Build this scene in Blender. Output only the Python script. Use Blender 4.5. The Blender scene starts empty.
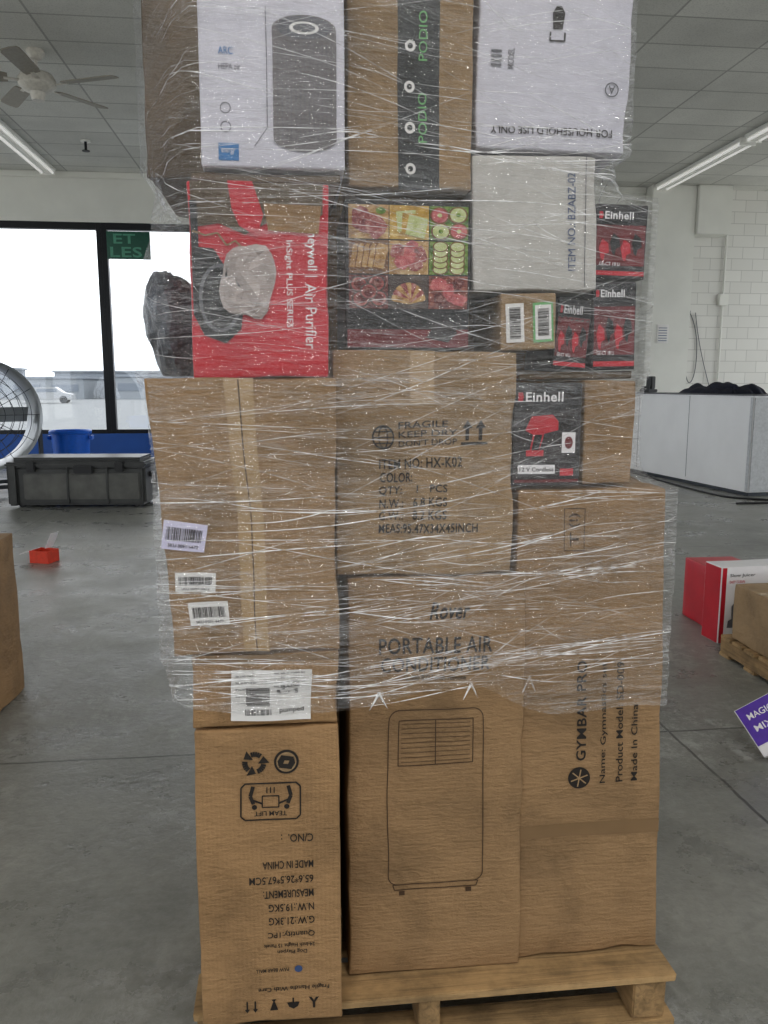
import bpy, bmesh, math, random
from mathutils import Vector, Matrix, noise
random.seed(7)
S = bpy.context.scene
COL = S.collection

def lin(c):
    return tuple(((v/255)/12.92 if v/255 <= .04045 else ((v/255+.055)/1.055)**2.4) for v in c)+(1,)

# ------------------------------------------------------------ materials
def new_mat(name):
    m = bpy.data.materials.new(name); m.use_nodes = True
    nt = m.node_tree; nt.nodes.clear()
    out = nt.nodes.new('ShaderNodeOutputMaterial')
    bs = nt.nodes.new('ShaderNodeBsdfPrincipled')
    nt.links.new(bs.outputs[0], out.inputs[0])
    return m, nt, bs, out

def N(nt, t, **kw):
    n = nt.nodes.new(t)
    for k, v in kw.items():
        if k in n.inputs.keys(): n.inputs[k].default_value = v
        else: setattr(n, k, v)
    return n

def coords(nt, scale=(1, 1, 1), rot=(0, 0, 0), kind='Object'):
    tc = N(nt, 'ShaderNodeTexCoord'); mp = N(nt, 'ShaderNodeMapping')
    mp.inputs['Scale'].default_value = scale; mp.inputs['Rotation'].default_value = rot
    nt.links.new(tc.outputs[kind], mp.inputs[0]); return mp.outputs[0]

def noise_n(nt, vec, scale, detail=4, rough=.55, dist=0):
    n = N(nt, 'ShaderNodeTexNoise'); n.inputs['Scale'].default_value = scale
    n.inputs['Detail'].default_value = detail; n.inputs['Roughness'].default_value = rough
    n.inputs['Distortion'].default_value = dist
    nt.links.new(vec, n.inputs['Vector']); return n.outputs['Fac']

def ramp(nt, fac, stops):
    r = N(nt, 'ShaderNodeValToRGB'); cr = r.color_ramp
    while len(cr.elements) > 1: cr.elements.remove(cr.elements[-1])
    cr.elements[0].position = stops[0][0]; cr.elements[0].color = stops[0][1]
    for p, c in stops[1:]:
        e = cr.elements.new(p); e.color = c
    nt.links.new(fac, r.inputs[0]); return r.outputs[0]

def g(v): return (v, v, v, 1)

def mixc(nt, fac, a, b, mode='MIX'):
    m = N(nt, 'ShaderNodeMix', data_type='RGBA', blend_type=mode)
    for sock, val in ((m.inputs[0], fac), (m.inputs[6], a), (m.inputs[7], b)):
        if isinstance(val, bpy.types.NodeSocket): nt.links.new(val, sock)
        else: sock.default_value = val
    return m.outputs[2]

def math_n(nt, op, a, b=None, clamp=False):
    m = N(nt, 'ShaderNodeMath', operation=op); m.use_clamp = clamp
    for i, v in enumerate((a, b)):
        if v is None: continue
        if isinstance(v, bpy.types.NodeSocket): nt.links.new(v, m.inputs[i])
        else: m.inputs[i].default_value = v
    return m.outputs[0]

def bump(nt, bs, h, strength=.2, dist=.01):
    b = N(nt, 'ShaderNodeBump'); b.inputs['Strength'].default_value = strength
    b.inputs['Distance'].default_value = dist
    nt.links.new(h, b.inputs['Height']); nt.links.new(b.outputs[0], bs.inputs['Normal'])

_cache = {}
def plain(name, rgb, rough=.55, metal=0, var=.12, scale=30, spec=.5):
    if name in _cache: return _cache[name]
    m, nt, bs, out = new_mat(name)
    c = lin(rgb); v = coords(nt)
    f = noise_n(nt, v, scale, 3)
    lo = tuple(x*(1-var) for x in c[:3])+(1,); hi = tuple(min(1, x*(1+var)) for x in c[:3])+(1,)
    nt.links.new(ramp(nt, f, [(.3, lo), (.7, hi)]), bs.inputs['Base Color'])
    bs.inputs['Roughness'].default_value = rough; bs.inputs['Metallic'].default_value = metal
    bs.inputs['Specular IOR Level'].default_value = spec
    _cache[name] = m; return m

def cardboard(name, rgb, corr='z'):
    m, nt, bs, out = new_mat(name)
    c = lin(rgb); v = coords(nt)
    big = noise_n(nt, v, 4.5, 5, .6, .4)
    fib = noise_n(nt, coords(nt, (40, 40, 260)), 1.0, 2)
    dk = tuple(x*.62 for x in c[:3])+(1,); hi = tuple(min(1, x*1.18) for x in c[:3])+(1,)
    base = ramp(nt, big, [(.28, dk), (.5, c), (.75, hi)])
    base = mixc(nt, 1.0, base, ramp(nt, fib, [(.3, g(.88)), (.7, g(1.0))]), 'MULTIPLY')
    scuff = noise_n(nt, coords(nt, (3, 3, 9), (0, .5, 0)), 3, 7, .75)
    base = mixc(nt, ramp(nt, scuff, [(.66, g(0)), (.74, g(.4))]), base, tuple(min(1, x*1.5) for x in c[:3])+(1,))
    base = mixc(nt, ramp(nt, scuff, [(.24, g(.5)), (.34, g(0))]), base, tuple(x*.4 for x in c[:3])+(1,))
    nt.links.new(base, bs.inputs['Base Color'])
    bs.inputs['Roughness'].default_value = .60
    bs.inputs['Specular IOR Level'].default_value = .3
    w = N(nt, 'ShaderNodeTexWave'); w.bands_direction = 'Z' if corr == 'z' else 'X'
    w.inputs['Scale'].default_value = 38; w.inputs['Distortion'].default_value = .6
    nt.links.new(v, w.inputs['Vector'])
    h = math_n(nt, 'ADD', math_n(nt, 'MULTIPLY', w.outputs['Fac'], .015), math_n(nt, 'ADD', big, math_n(nt, 'MULTIPLY', scuff, .6)))
    bump(nt, bs, h, .7, .025)
    return m

CB = cardboard('cardboard_tan', (156, 127, 93))
CB2 = cardboard('cardboard_warm', (162, 130, 93), 'x')
CB3 = cardboard('cardboard_pale', (163, 137, 104))
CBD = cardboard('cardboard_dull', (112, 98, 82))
WHT = plain('white_card', (198, 196, 206), .4, var=.05)
WHT2 = plain('white_card_warm', (188, 185, 180), .45, var=.05)
INK = plain('ink_black', (34, 28, 24), .6, var=.1)
INKB = plain('ink_brown', (72, 52, 34), .6, var=.1)
INKBL = plain('ink_blue', (60, 80, 120), .6)
INKG = plain('ink_grey', (100, 100, 106), .6)
LABEL = plain('label_paper', (222, 220, 218), .45, var=.03)
LABELL = plain('label_lilac', (204, 200, 224), .45, var=.03)
TAPE = plain('packing_tape', (170, 144, 108), .22, var=.08, scale=8)
TAPED = plain('packing_tape_dark', (130, 105, 76), .25, var=.1, scale=8)
RED = plain('print_red', (186, 24, 44), .35, var=.12, scale=6)
REDD = plain('print_dark_red', (104, 22, 28), .35, var=.25, scale=20)
BLK = plain('print_black', (24, 23, 26), .35, var=.3, scale=12)
DGR = plain('print_dark_grey', (48, 44, 46), .4, var=.35, scale=25)
WTX = plain('print_white', (228, 226, 228), .45, var=.02)
GRN = plain('print_green', (110, 175, 110), .5)
BLU = plain('print_blue', (60, 120, 176), .5)

def voro(name, c1, c2, c3, scale):
    m, nt, bs, out = new_mat(name)
    v = coords(nt)
    nz = noise_n(nt, v, scale, 4, .6, .6)
    nt.links.new(ramp(nt, nz, [(.32, lin(c1)), (.5, lin(c2)), (.68, lin(c3))]), bs.inputs['Base Color'])
    bs.inputs['Roughness'].default_value = .35
    return m
F_MEAT = voro('food_meat', (110, 44, 48), (160, 84, 82), (196, 160, 150), 90)
F_CHEESE = voro('food_cheese', (160, 124, 40), (196, 160, 74), (214, 190, 120), 50)
F_GREEN = voro('food_green', (60, 92, 24), (96, 130, 40), (140, 165, 70), 80)
F_PALE = voro('food_pale', (170, 180, 110), (190, 198, 140), (205, 208, 170), 60)
F_PINK = voro('food_pink', (150, 60, 66), (190, 96, 98), (204, 130, 124), 80)
F_BREAD = voro('food_bread', (140, 100, 50), (186, 148, 92), (206, 180, 132), 60)
F_CRUST = voro('food_crust', (96, 58, 26), (120, 78, 38), (140, 96, 50), 60)
F_SALAMI = voro('food_salami', (70, 22, 22), (104, 34, 32), (170, 130, 120), 120)
F_JERKY = voro('food_jerky', (84, 34, 28), (130, 62, 50), (170, 110, 92), 100)
F_BOARD = voro('food_board', (60, 48, 44), (82, 70, 66), (110, 96, 88), 20)

# ------------------------------------------------------------ generic builders
def finish(name, me, mats, parent=None, smooth=False, loc=(0, 0, 0)):
    ob = bpy.data.objects.new(name, me)
    for m in mats: me.materials.append(m)
    COL.objects.link(ob)
    if parent: ob.parent = parent
    ob.location = loc
    if smooth:
        for p in me.polygons: p.use_smooth = True
    return ob

def text_verts(s, bold=.0, shear=0, align='LEFT'):
    cu = bpy.data.curves.new('t', 'FONT'); cu.body = s; cu.offset = bold; cu.shear = shear
    cu.align_x = align; cu.resolution_u = 3; cu.space_character = 1.06 if bold > .011 else 1.0
    ob = bpy.data.objects.new('t', cu); COL.objects.link(ob)
    dg = bpy.context.evaluated_depsgraph_get()
    me = bpy.data.meshes.new_from_object(ob.evaluated_get(dg))
    vs = [tuple(v.co[:2]) for v in me.vertices]; fs = [tuple(p.vertices) for p in me.polygons]
    bpy.data.objects.remove(ob); bpy.data.curves.remove(cu); bpy.data.meshes.remove(me)
    x0 = min(v[0] for v in vs); x1 = max(v[0] for v in vs); y0 = min(v[1] for v in vs); y1 = max(v[1] for v in vs)
    return [((v[0]-x0)/(x1-x0)-.5, (v[1]-y0)/(y1-y0)-.5) for v in vs], fs

class Carton:
    """bevelled, gently dented carton; prints and labels follow the same dents"""
    def __init__(s, name, x0, x1, y0, y1, z0, z1, mat, amp=.0025, taper=1.0, rot=(0, 0, 0), cuts=9, seam=True, bev=.004, lean=0.0):
        s.b = (x0, x1, y0, y1, z0, z1); s.amp = amp; s.taper = taper; s.lean = lean
        s.c = Vector(((x0+x1)/2, (y0+y1)/2, z0)); s.sd = Vector((random.random()*50,)*3)
        s.R = Matrix.Rotation(rot[2], 3, 'Z') @ Matrix.Rotation(rot[1], 3, 'Y') @ Matrix.Rotation(rot[0], 3, 'X')
        s.n = 0
        bm = bmesh.new(); bmesh.ops.create_cube(bm, size=1)
        bmesh.ops.subdivide_edges(bm, edges=bm.edges, cuts=cuts, use_grid_fill=True)
        for v in bm.verts:
            v.co = Vector((x0+(v.co.x+.5)*(x1-x0), y0+(v.co.y+.5)*(y1-y0), z0+(v.co.z+.5)*(z1-z0)))
        bm.normal_update()
        sharp = [e for e in bm.edges if len(e.link_faces) == 2 and e.calc_face_angle(0) > 1]
        bmesh.ops.bevel(bm, geom=sharp, offset=bev, segments=2, affect='EDGES', profile=.6)
        for v in bm.verts:
            k = sum((abs(v.co.x-x0) < .012 or abs(v.co.x-x1) < .012, abs(v.co.y-y0) < .012, abs(v.co.z-z0) < .012 or abs(v.co.z-z1) < .012))
            p = s.T(v.co)
            if k >= 2 and amp > .0015:
                q = Vector(v.co); n_ = max(0, noise.noise(q*11+s.sd*2))*amp*2.6
                mid = Vector((0, 0, (z1-z0)/2)); p = p+(mid-p).normalized()*n_
            v.co = p
        me = bpy.data.meshes.new(name); bm.to_mesh(me); bm.free()
        s.ob = finish(name, me, [mat], smooth=True, loc=s.c)
        if seam:
            yc = (y0+y1)/2
            s.grid('flap_tape', [(x0, yc-.025), (x1, yc+.025)], TAPE, 'top')
    def T(s, p):
        p = Vector(p); x0, x1, y0, y1, z0, z1 = s.b
        d = p-s.c
        t = (p.z-z0)/(z1-z0)
        d.x *= 1+(s.taper-1)*t
        d.x += s.lean*t
        nv = noise.noise_vector(p*4.5+s.sd); nv2 = noise.noise_vector(p*13+s.sd)
        d += nv*s.amp*1.4+nv2*s.amp*.35
        return s.R @ d
    def put(s, name, verts, faces, mat):
        me = bpy.data.meshes.new(name)
        me.from_pydata([s.T(v) for v in verts], [], faces)
        return finish(name, me, [mat], parent=s.ob)
    def grid(s, name, rect, mat, side='front', lay=1, n=(10, 6)):
        (a0, b0), (a1, b1) = rect; e = .0011*lay; vs = []; fs = []
        for j in range(n[1]+1):
            for i in range(n[0]+1):
                a = a0+(a1-a0)*i/n[0]; b = b0+(b1-b0)*j/n[1]
                vs.append((a, s.b[2]-e, b) if side == 'front' else ((a, b, s.b[5]+e) if side == 'top' else (s.b[0]-e, a, b)))
        w = n[0]+1
        for j in range(n[1]):
            for i in range(n[0]): fs.append((j*w+i, j*w+i+1, (j+1)*w+i+1, (j+1)*w+i))
        return s.put(name, vs, fs, mat)
    def loc(s, pts, cx, cz, w, h, rot, lay):
        r = math.radians(rot); c, sn = math.cos(r), math.sin(r); y = s.b[2]-.0011*lay
        return [(cx+a*w*c-b*h*sn, y, cz+a*w*sn+b*h*c) for a, b in pts]
    def quad(s, name, cx, cz, w, h, mat, rot=0, lay=1, n=(6, 6)):
        pts = [(i/n[0]-.5, j/n[1]-.5) for j in range(n[1]+1) for i in range(n[0]+1)]
        k = n[0]+1
        fs = [(j*k+i, j*k+i+1, (j+1)*k+i+1, (j+1)*k+i) for j in range(n[1]) for i in range(n[0])]
        return s.put(name, s.loc(pts, cx, cz, w, h, rot, lay), fs, mat)
    def poly(s, name, pts, cx, cz, w, h, mat, rot=0, lay=2):
        return s.put(name, s.loc(pts, cx, cz, w, h, rot, lay), [tuple(range(len(pts)))], mat)
    def disc(s, name, cx, cz, w, h, mat, lay=2, hole=0, rot=0):
        n = 28; o = [(math.cos(i*math.tau/n)/2, math.sin(i*math.tau/n)/2) for i in range(n)]
        if not hole: return s.poly(name, o, cx, cz, w, h, mat, rot, lay)
        i_ = [(a*hole, b*hole) for a, b in o]
        fs = [(i, (i+1) % n, n+(i+1) % n, n+i) for i in range(n)]
        return s.put(name, s.loc(o+i_, cx, cz, w, h, rot, lay), fs, mat)
    def line(s, name, pts, th, mat, lay=2, closed=False):
        vs = []; fs = []; y = s.b[2]-.0011*lay
        for (ax, az), (bx, bz) in list(zip(pts, pts[1:]+([pts[0]] if closed else []))):
            dx, dz = bx-ax, bz-az; L = math.hypot(dx, dz) or 1; nx, nz = -dz/L*th/2, dx/L*th/2
            m_ = max(1, int(L/.025))
            for q in range(m_):
                p0 = (ax+dx*q/m_, az+dz*q/m_); p1 = (ax+dx*(q+1)/m_, az+dz*(q+1)/m_); k = len(vs)
                vs += [(p0[0]+nx, y, p0[1]+nz), (p1[0]+nx, y, p1[1]+nz), (p1[0]-nx, y, p1[1]-nz), (p0[0]-nx, y, p0[1]-nz)]
                fs.append((k, k+1, k+2, k+3))
        return s.put(name, vs, fs, mat)
    def text(s, t, x0, x1, z0, z1, mat=INK, rot=0, bold=.008, lay=2, shear=0, align='LEFT'):
        pts, fs = text_verts(t, bold, shear, align)
        w, h = (x1-x0, z1-z0) if rot in (0, 180) else (z1-z0, x1-x0)
        s.n += 1
        return s.put('text_%d' % s.n, s.loc(pts, (x0+x1)/2, (z0+z1)/2, w, h, rot, lay), fs, mat)
    def barcode(s, cx, cz, w, h, rot=0, lay=3, seed=1, mat=INK):
        r = random.Random(seed); vs = []; fs = []; x = -.5
        while x < .5:
            b = r.choice([.008, .012, .02, .03]); k = len(vs)
            vs += [(x, -.5), (min(.5, x+b), -.5), (min(.5, x+b), .5), (x, .5)]; fs.append((k, k+1, k+2, k+3))
            x += b+r.choice([.008, .014, .022])
        s.put('barcode', s.loc(vs, cx, cz, w, h, rot, lay), fs, mat)
    def label(s, cx, cz, w, h, rot=0, mat=LABEL, seed=1, txt='SKU 0091 4472'):
        s.quad('label', cx, cz, w, h, mat, rot, 2)
        r = math.radians(rot); dx, dz = -math.sin(r), math.cos(r)
        s.barcode(cx, cz+dz*h*.06, w*.82, h*.45, rot, 3, seed)
        pts, fs = text_verts(txt, .01)
        s.put('label_text', s.loc(pts, cx-dx*h*.34, cz-dz*h*.34, w*.7, h*.12, rot, 3), fs, INK)

class Builder:
    def __init__(s, name): s.name = name; s.bm = bmesh.new(); s.mats = []
    def mi(s, m):
        if m not in s.mats: s.mats.append(m)
        return s.mats.index(m)
    def _add(s, bm2, m, M=None):
        if M is not None: bmesh.ops.transform(bm2, matrix=M, verts=bm2.verts)
        me = bpy.data.meshes.new('x'); i = s.mi(m)
        for f in bm2.faces: f.material_index = i
        bm2.to_mesh(me); bm2.free(); s.bm.from_mesh(me); bpy.data.meshes.remove(me)
    def box(s, x0, x1, y0, y1, z0, z1, m, bev=.004, M=None, jit=0):
        b = bmesh.new(); bmesh.ops.create_cube(b, size=1)
        for v in b.verts:
            v.co = Vector((x0+(v.co.x+.5)*(x1-x0), y0+(v.co.y+.5)*(y1-y0), z0+(v.co.z+.5)*(z1-z0)))+Vector((random.uniform(-jit, jit), random.uniform(-jit, jit), random.uniform(-jit, jit)*.3))
        if bev: bmesh.ops.bevel(b, geom=b.edges[:], offset=bev, segments=2, affect='EDGES')
        s._add(b, m, M)
    def cyl(s, p0, p1, r0, m, r1=None, seg=24, M=None, caps=True):
        p0 = Vector(p0); p1 = Vector(p1); d = p1-p0
        b = bmesh.new(); bmesh.ops.create_cone(b, cap_ends=caps, segments=seg, radius1=r0, radius2=r0 if r1 is None else r1, depth=d.length)
        q = Vector((0, 0, 1)).rotation_difference(d.normalized()).to_matrix().to_4x4()
        A = Matrix.Translation((p0+p1)/2) @ q
        s._add(b, m, (M @ A) if M is not None else A)
    def torus(s, c, axis, R, r, m, seg=48, rs=8, M=None):
        b = bmesh.new(); vs = []
        for i in range(seg):
            a = math.tau*i/seg
            vs.append([b.verts.new(((R+r*math.cos(math.tau*j/rs))*math.cos(a), (R+r*math.cos(math.tau*j/rs))*math.sin(a), r*math.sin(math.tau*j/rs))) for j in range(rs)])
        for i in range(seg):
            for j in range(rs):
                b.faces.new((vs[i][j], vs[(i+1) % seg][j], vs[(i+1) % seg][(j+1) % rs], vs[i][(j+1) % rs]))
        q = Vector((0, 0, 1)).rotation_difference(Vector(axis).normalized()).to_matrix().to_4x4()
        A = Matrix.Translation(c) @ q
        s._add(b, m, (M @ A) if M is not None else A)
    def lathe(s, prof, c, axis, m, seg=40, M=None):
        b = bmesh.new(); rows = []
        for i in range(seg):
            a = math.tau*i/seg
            rows.append([b.verts.new((r*math.cos(a), r*math.sin(a), z)) for r, z in prof])
        for i in range(seg):
            for j in range(len(prof)-1):
                b.faces.new((rows[i][j], rows[(i+1) % seg][j], rows[(i+1) % seg][j+1], rows[i][j+1]))
        q = Vector((0, 0, 1)).rotation_difference(Vector(axis).normalized()).to_matrix().to_4x4()
        A = Matrix.Translation(c) @ q
        s._add(b, m, (M @ A) if M is not None else A)
    def done(s, loc=(0, 0, 0), rotz=0, smooth=False, parent=None):
        me = bpy.data.meshes.new(s.name); s.bm.normal_update()
        s.bm.to_mesh(me); s.bm.free()
        ob = finish(s.name, me, s.mats, parent=parent, loc=loc)
        ob.rotation_euler = (0, 0, rotz)
        if smooth:
            for p in me.polygons: p.use_smooth = True
            try: me.set_sharp_from_angle(angle=.7)
            except Exception: pass
        return ob

# ============================================================ STACK ON PALLET
def wood(name, rgb, along='x'):
    m, nt, bs, out = new_mat(name); c = lin(rgb)
    sc = (1.5, 26, 26) if along == 'x' else (26, 1.5, 26)
    f = noise_n(nt, coords(nt, sc), 2.2, 6, .65, .6)
    k = noise_n(nt, coords(nt), 9, 5, .7)
    base = ramp(nt, f, [(.25, tuple(x*.45 for x in c[:3])+(1,)), (.55, c), (.8, tuple(min(1, x*1.2) for x in c[:3])+(1,))])
    base = mixc(nt, 1.0, base, ramp(nt, k, [(.3, g(.5)), (.6, g(1))]), 'MULTIPLY')
    nt.links.new(base, bs.inputs['Base Color']); bs.inputs['Roughness'].default_value = .8
    bump(nt, bs, f, .6, .004); return m
WOOD = wood('pallet_wood', (176, 146, 104)); WOODY = wood('pallet_wood_stringer', (160, 131, 92), 'y')

def pallet(name, x0, x1, y0, y1, h, strs, loc=(0, 0, 0), nb=7):
    B = Builder(name); t = .019
    L = y1-y0; bw = L/(nb*1.28-.28); gap = bw*.28
    for i in range(nb):
        a = y0+i*(bw+gap)
        B.box(x0+random.uniform(-.006, .006), x1+random.uniform(-.006, .006), a, a+bw, h-t, h-.0015, WOOD, .002, jit=.002)
    for xs, w in strs: B.box(xs, xs+w, y0+.006, y1-.006, t, h-t, WOODY, .003, jit=.002)
    for a in (y0, (y0+y1)/2-.045, y1-.09): B.box(x0, x1, a, a+.09, 0, t, WOOD, .002, jit=.002)
    return B.done(loc)
pallet('wooden_pallet', -.226, .812, 1.49, 2.51, .13, [(-.222, .040), (.24, .045), (.715, .075)])

# ---- bottom left carton (dog playpen, printed upside down)
a = Carton('cardboard_carton', -.205, .073, 1.45, 1.90, .131, .757, CB2, amp=.003, cuts=14, taper=.98, lean=.003)
def up(s, x0, x1, z, h, bx=a, bold=.008): bx.text(s, x0, x1, z-h/2, z+h/2, INK, 180, bold)
up('C/NO.  :', -.042, .020, .530, .017)
up('MADE IN CHINA', -.078, .020, .474, .016)
up('65.6*26.5*67.5CM', -.104, .020, .443, .016)
up('MEASUREMENT:', -.078, .020, .414, .016)
up('N.W.:19.5KG', -.068, .020, .385, .016)
up('G.W.:21.3KG', -.068, .020, .356, .016)
up('Quantity:1PC', -.070, .020, .327, .016)
up('24-Inch Height 15 Panels', -.078, .020, .302, .011, bold=.01)
up('Dog Playpen', -.052, .005, .287, .011, bold=.01)
up('PAW BEAR MALL', -.095, -.03, .246, .008, bold=.01)
a.disc('paw_logo', -.012, .246, .015, .015, INKBL)
up('Fragile Handle With Care', -.090, .048, .205, .012, bold=.01)
for i, xx in enumerate((-.105, -.06, -.022, .018)):
    zc = .170
    if i == 0:
        for k in (-1, 1):
            a.line('arrow', [(xx+k*.008, zc-.010), (xx+k*.008, zc+.011)], .003, INK)
            a.poly('arrow_head', [(-.5, .5), (.5, .5), (0, -.5)], xx+k*.008, zc-.010, .010, .008, INK)
    elif i == 1:
        a.poly('glass_icon', [(-.5, -.5), (.5, -.5), (.2, .1), (.08, .3), (.3, .5), (-.3, .5), (-.08, .3), (-.2, .1)], xx, zc, .016, .024, INK)
    elif i == 2:
        a.poly('umbrella_icon', [(-.5, .1), (-.35, -.3), (0, -.5), (.35, -.3), (.5, .1), (.06, .1), (.06, .5), (-.06, .5), (-.06, .1)], xx, zc, .024, .024, INK)
    else:
        a.poly('hook_icon', [(-.1, -.5), (.1, -.5), (.12, 0), (.5, .5), (.2, .45), (0, .15), (-.2, .45), (-.5, .5), (-.12, 0)], xx, zc, .020, .024, INK)
for k in range(3):
    t0 = math.radians(90+k*120)
    a.line('recycle_arrow', [(-.092+.018*math.cos(t0-.75+j*.22), .690+.018*math.sin(t0-.75+j*.22)) for j in range(6)], .010, INK)
    t = t0+.55
    a.poly('recycle_head', [(-.5, -.1), (.5, -.1), (0, .9)], -.092+.018*math.cos(t), .690+.018*math.sin(t), .022, .014, INK, math.degrees(t))
a.disc('green_dot', -.030, .690, .048, .048, INK)
a.disc('green_dot_inner', -.030, .690, .039, .039, CB3, 3)
for k in (0, 180):
    a.poly('dot_arrow', [(-.45, -.1), (.1, -.42), (.38, -.2), (.42, .05), (.2, .05), (.05, -.12), (-.25, .02)], -.030, .690, .040, .040, INK, k+20, 4)
bx0, bx1, bz0, bz1 = -.118, -.004, .572, .648
a.line('icon_frame', [(bx0+.008, bz0), (bx1-.008, bz0), (bx1, bz0+.008), (bx1, bz1-.008), (bx1-.008, bz1), (bx0+.008, bz1), (bx0, bz1-.008), (bx0, bz0+.008)], .0028, INK, closed=True)
a.text('TEAM LIFT', -.092, -.030, .580, .590, INK, 180, .01)
a.line('lift_box', [(-.077, .598), (-.045, .598), (-.045, .622), (-.077, .622)], .0022, INK, closed=True)
for k in (-1, 1):
    c0 = -.061+k*.034
    a.line('lifter', [(c0, .642), (c0+k*.005, .622), (c0-k*.001, .606)], .007, INK)
    a.line('lifter_arm', [(c0, .614), (c0-k*.018, .606)], .0035, INK)
    a.disc('lifter_head', c0-k*.003, .599, .010, .010, INK)
for k in range(3): a.line('tick', [(-.068+k*.007, .628), (-.068+k*.007, .64)], .002, INK)

# ---- small carton above
b = Carton('cardboard_carton', -.199, .072, 1.452, 1.86, .761, .902, CB2, amp=.005, cuts=8)
b.quad('label', -.052, .823, .150, .100, LABEL, -1.5, 2)
b.barcode(-.076, .822, .036, .046, 90, 3, 4); b.barcode(-.076, .792, .05, .012, 0, 3, 9)
b.text('V-255', -.04, .0, .828, .842, INK, -90, .01, 3)
for k in range(5): b.text('Ship to 4471 B line %d' % k, -.118, -.085+.01*(k % 2), .860-k*.013, .865-k*.013, INK, 0, .02, 3)
for k in range(4): b.text('lot 88-%d-2200 kg' % k, -.044, .012, .864-k*.008, .8685-k*.008, INK, 0, .02, 3)
b.text('pumped', -.035, .01, .787, .80, INK, 0, .01, 3)
b.grid('tape_edge', [(-.197, .888), (.072, .902)], TAPED, lay=1)

# ---- big left carton
c = Carton('cardboard_carton', -.229, .073, 1.45, 1.90, .906, 1.409, CB, amp=.006, taper=1.10, lean=-.018, cuts=14)
c.grid('tape', [(-.100, .908), (-.054, 1.407)], TAPE, n=(4, 16))
c.line('flap_seam', [(-.0765, .91), (-.076, 1.15), (-.077, 1.405)], .0018, INKB, 2)
c.label(-.192, 1.128, .072, .052, -8, LABELL, 3)
c.label(-.178, 1.043, .070, .036, -3, LABEL, 5)
c.label(-.158, .984, .070, .044, 1, LABEL, 8)

# ---- AC carton
d = Carton('cardboard_carton', .094, .474, 1.56, 1.95, .131, 1.018, CB, amp=.004, taper=.965, cuts=16)
d.text('Rover', .262, .350, .926, .962, INK, 0, .02, shear=.3)
d.text('PORTABLE AIR', .158, .400, .856, .890, INK, 0, .014)
d.text('CONDITIONER', .162, .396, .818, .849, INK, 0, .014)
d.text('12,000 BTU with remote', .21, .345, .798, .810, INK, 0, .01)
X0, X1, Z0, Z1 = .180, .385, .338, .735
def rr(x0, x1, z0, z1, r, n=6):
    p = []
    for cx, cz, s0 in ((x1-r, z1-r, 0), (x0+r, z1-r, 90), (x0+r, z0+r, 180), (x1-r, z0+r, 270)):
        for i in range(n+1):
            t = math.radians(s0+90*i/n); p.append((cx+r*math.cos(t), cz+r*math.sin(t)))
    return p
d.line('drawing_body', rr(X0, X1, Z0, Z1, .022), .0020, INKB, closed=True)
d.line('drawing_base', [(X0+.01, Z0), (X1-.01, Z0), (X1-.014, Z0-.012), (X0+.014, Z0-.012)], .002, INKB, closed=True)
d.line('drawing_grille', [(X0+.022, .612), (X1-.022, .612), (X1-.022, .712), (X0+.022, .712)], .0020, INKB, closed=True)
for k in range(9): d.line('drawing_louvre', [(X0+.028, .620+k*.0105), (X1-.028, .620+k*.0105)], .0012, INKB)
d.line('drawing_mid', [(.2825, .612), (.2825, .712)], .002, INKB)
for k in (.03, .175): d.quad('drawing_caster', X0+k, Z0-.020, .012, .010, INKB, 0, 2)

# ---- middle carton
e = Carton('cardboard_carton', .076, .434, 1.56, 1.93, 1.022, 1.467, CB3, amp=.0055, cuts=14)
e.disc('globe_icon', .168, 1.302, .046, .046, INK, 2, .86)
e.disc('globe_meridian', .168, 1.302, .020, .046, INK, 2, .8)
for k in (-1, 0, 1): e.line('globe_line', [(.168-.020+abs(k)*.003, 1.302+k*.011), (.168+.020-abs(k)*.003, 1.302+k*.011)], .0024, INK)
e.text('FRAGILE', .200, .300, 1.317, 1.330, INK)
e.text('KEEP DRY', .200, .320, 1.300, 1.312, INK)
e.text("DON'T DROP", .200, .320, 1.283, 1.295, INK)
for k in (.340, .366):
    e.line('arrow', [(k, 1.290), (k, 1.322)], .007, INK)
    e.poly('arrow_head', [(-.5, -.5), (.5, -.5), (0, .5)], k, 1.322, .020, .016, INK)
e.line('arrow_base', [(.328, 1.284), (.380, 1.284)], .005, INK)
e.text('ITEM NO: HX-K02', .158, .330, 1.240, 1.260, INK, 0, .014)
e.text('COLOR:', .160, .228, 1.214, 1.233, INK, 0, .014)
e.text('QTY:    1   PCS', .160, .300, 1.187, 1.206, INK, 0, .014)
e.text('N.W.:   6.8 KGS', .162, .300, 1.161, 1.180, INK, 0, .014)
e.text('G.W.:   8.2 KGS', .162, .300, 1.135, 1.154, INK, 0, .014)
e.text('MEAS:95.47X34X45INCH', .162, .364, 1.108, 1.127, INK, 0, .014)
e.grid('tape', [(.225, 1.36), (.272, 1.466)], TAPE, n=(4, 4))

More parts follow.
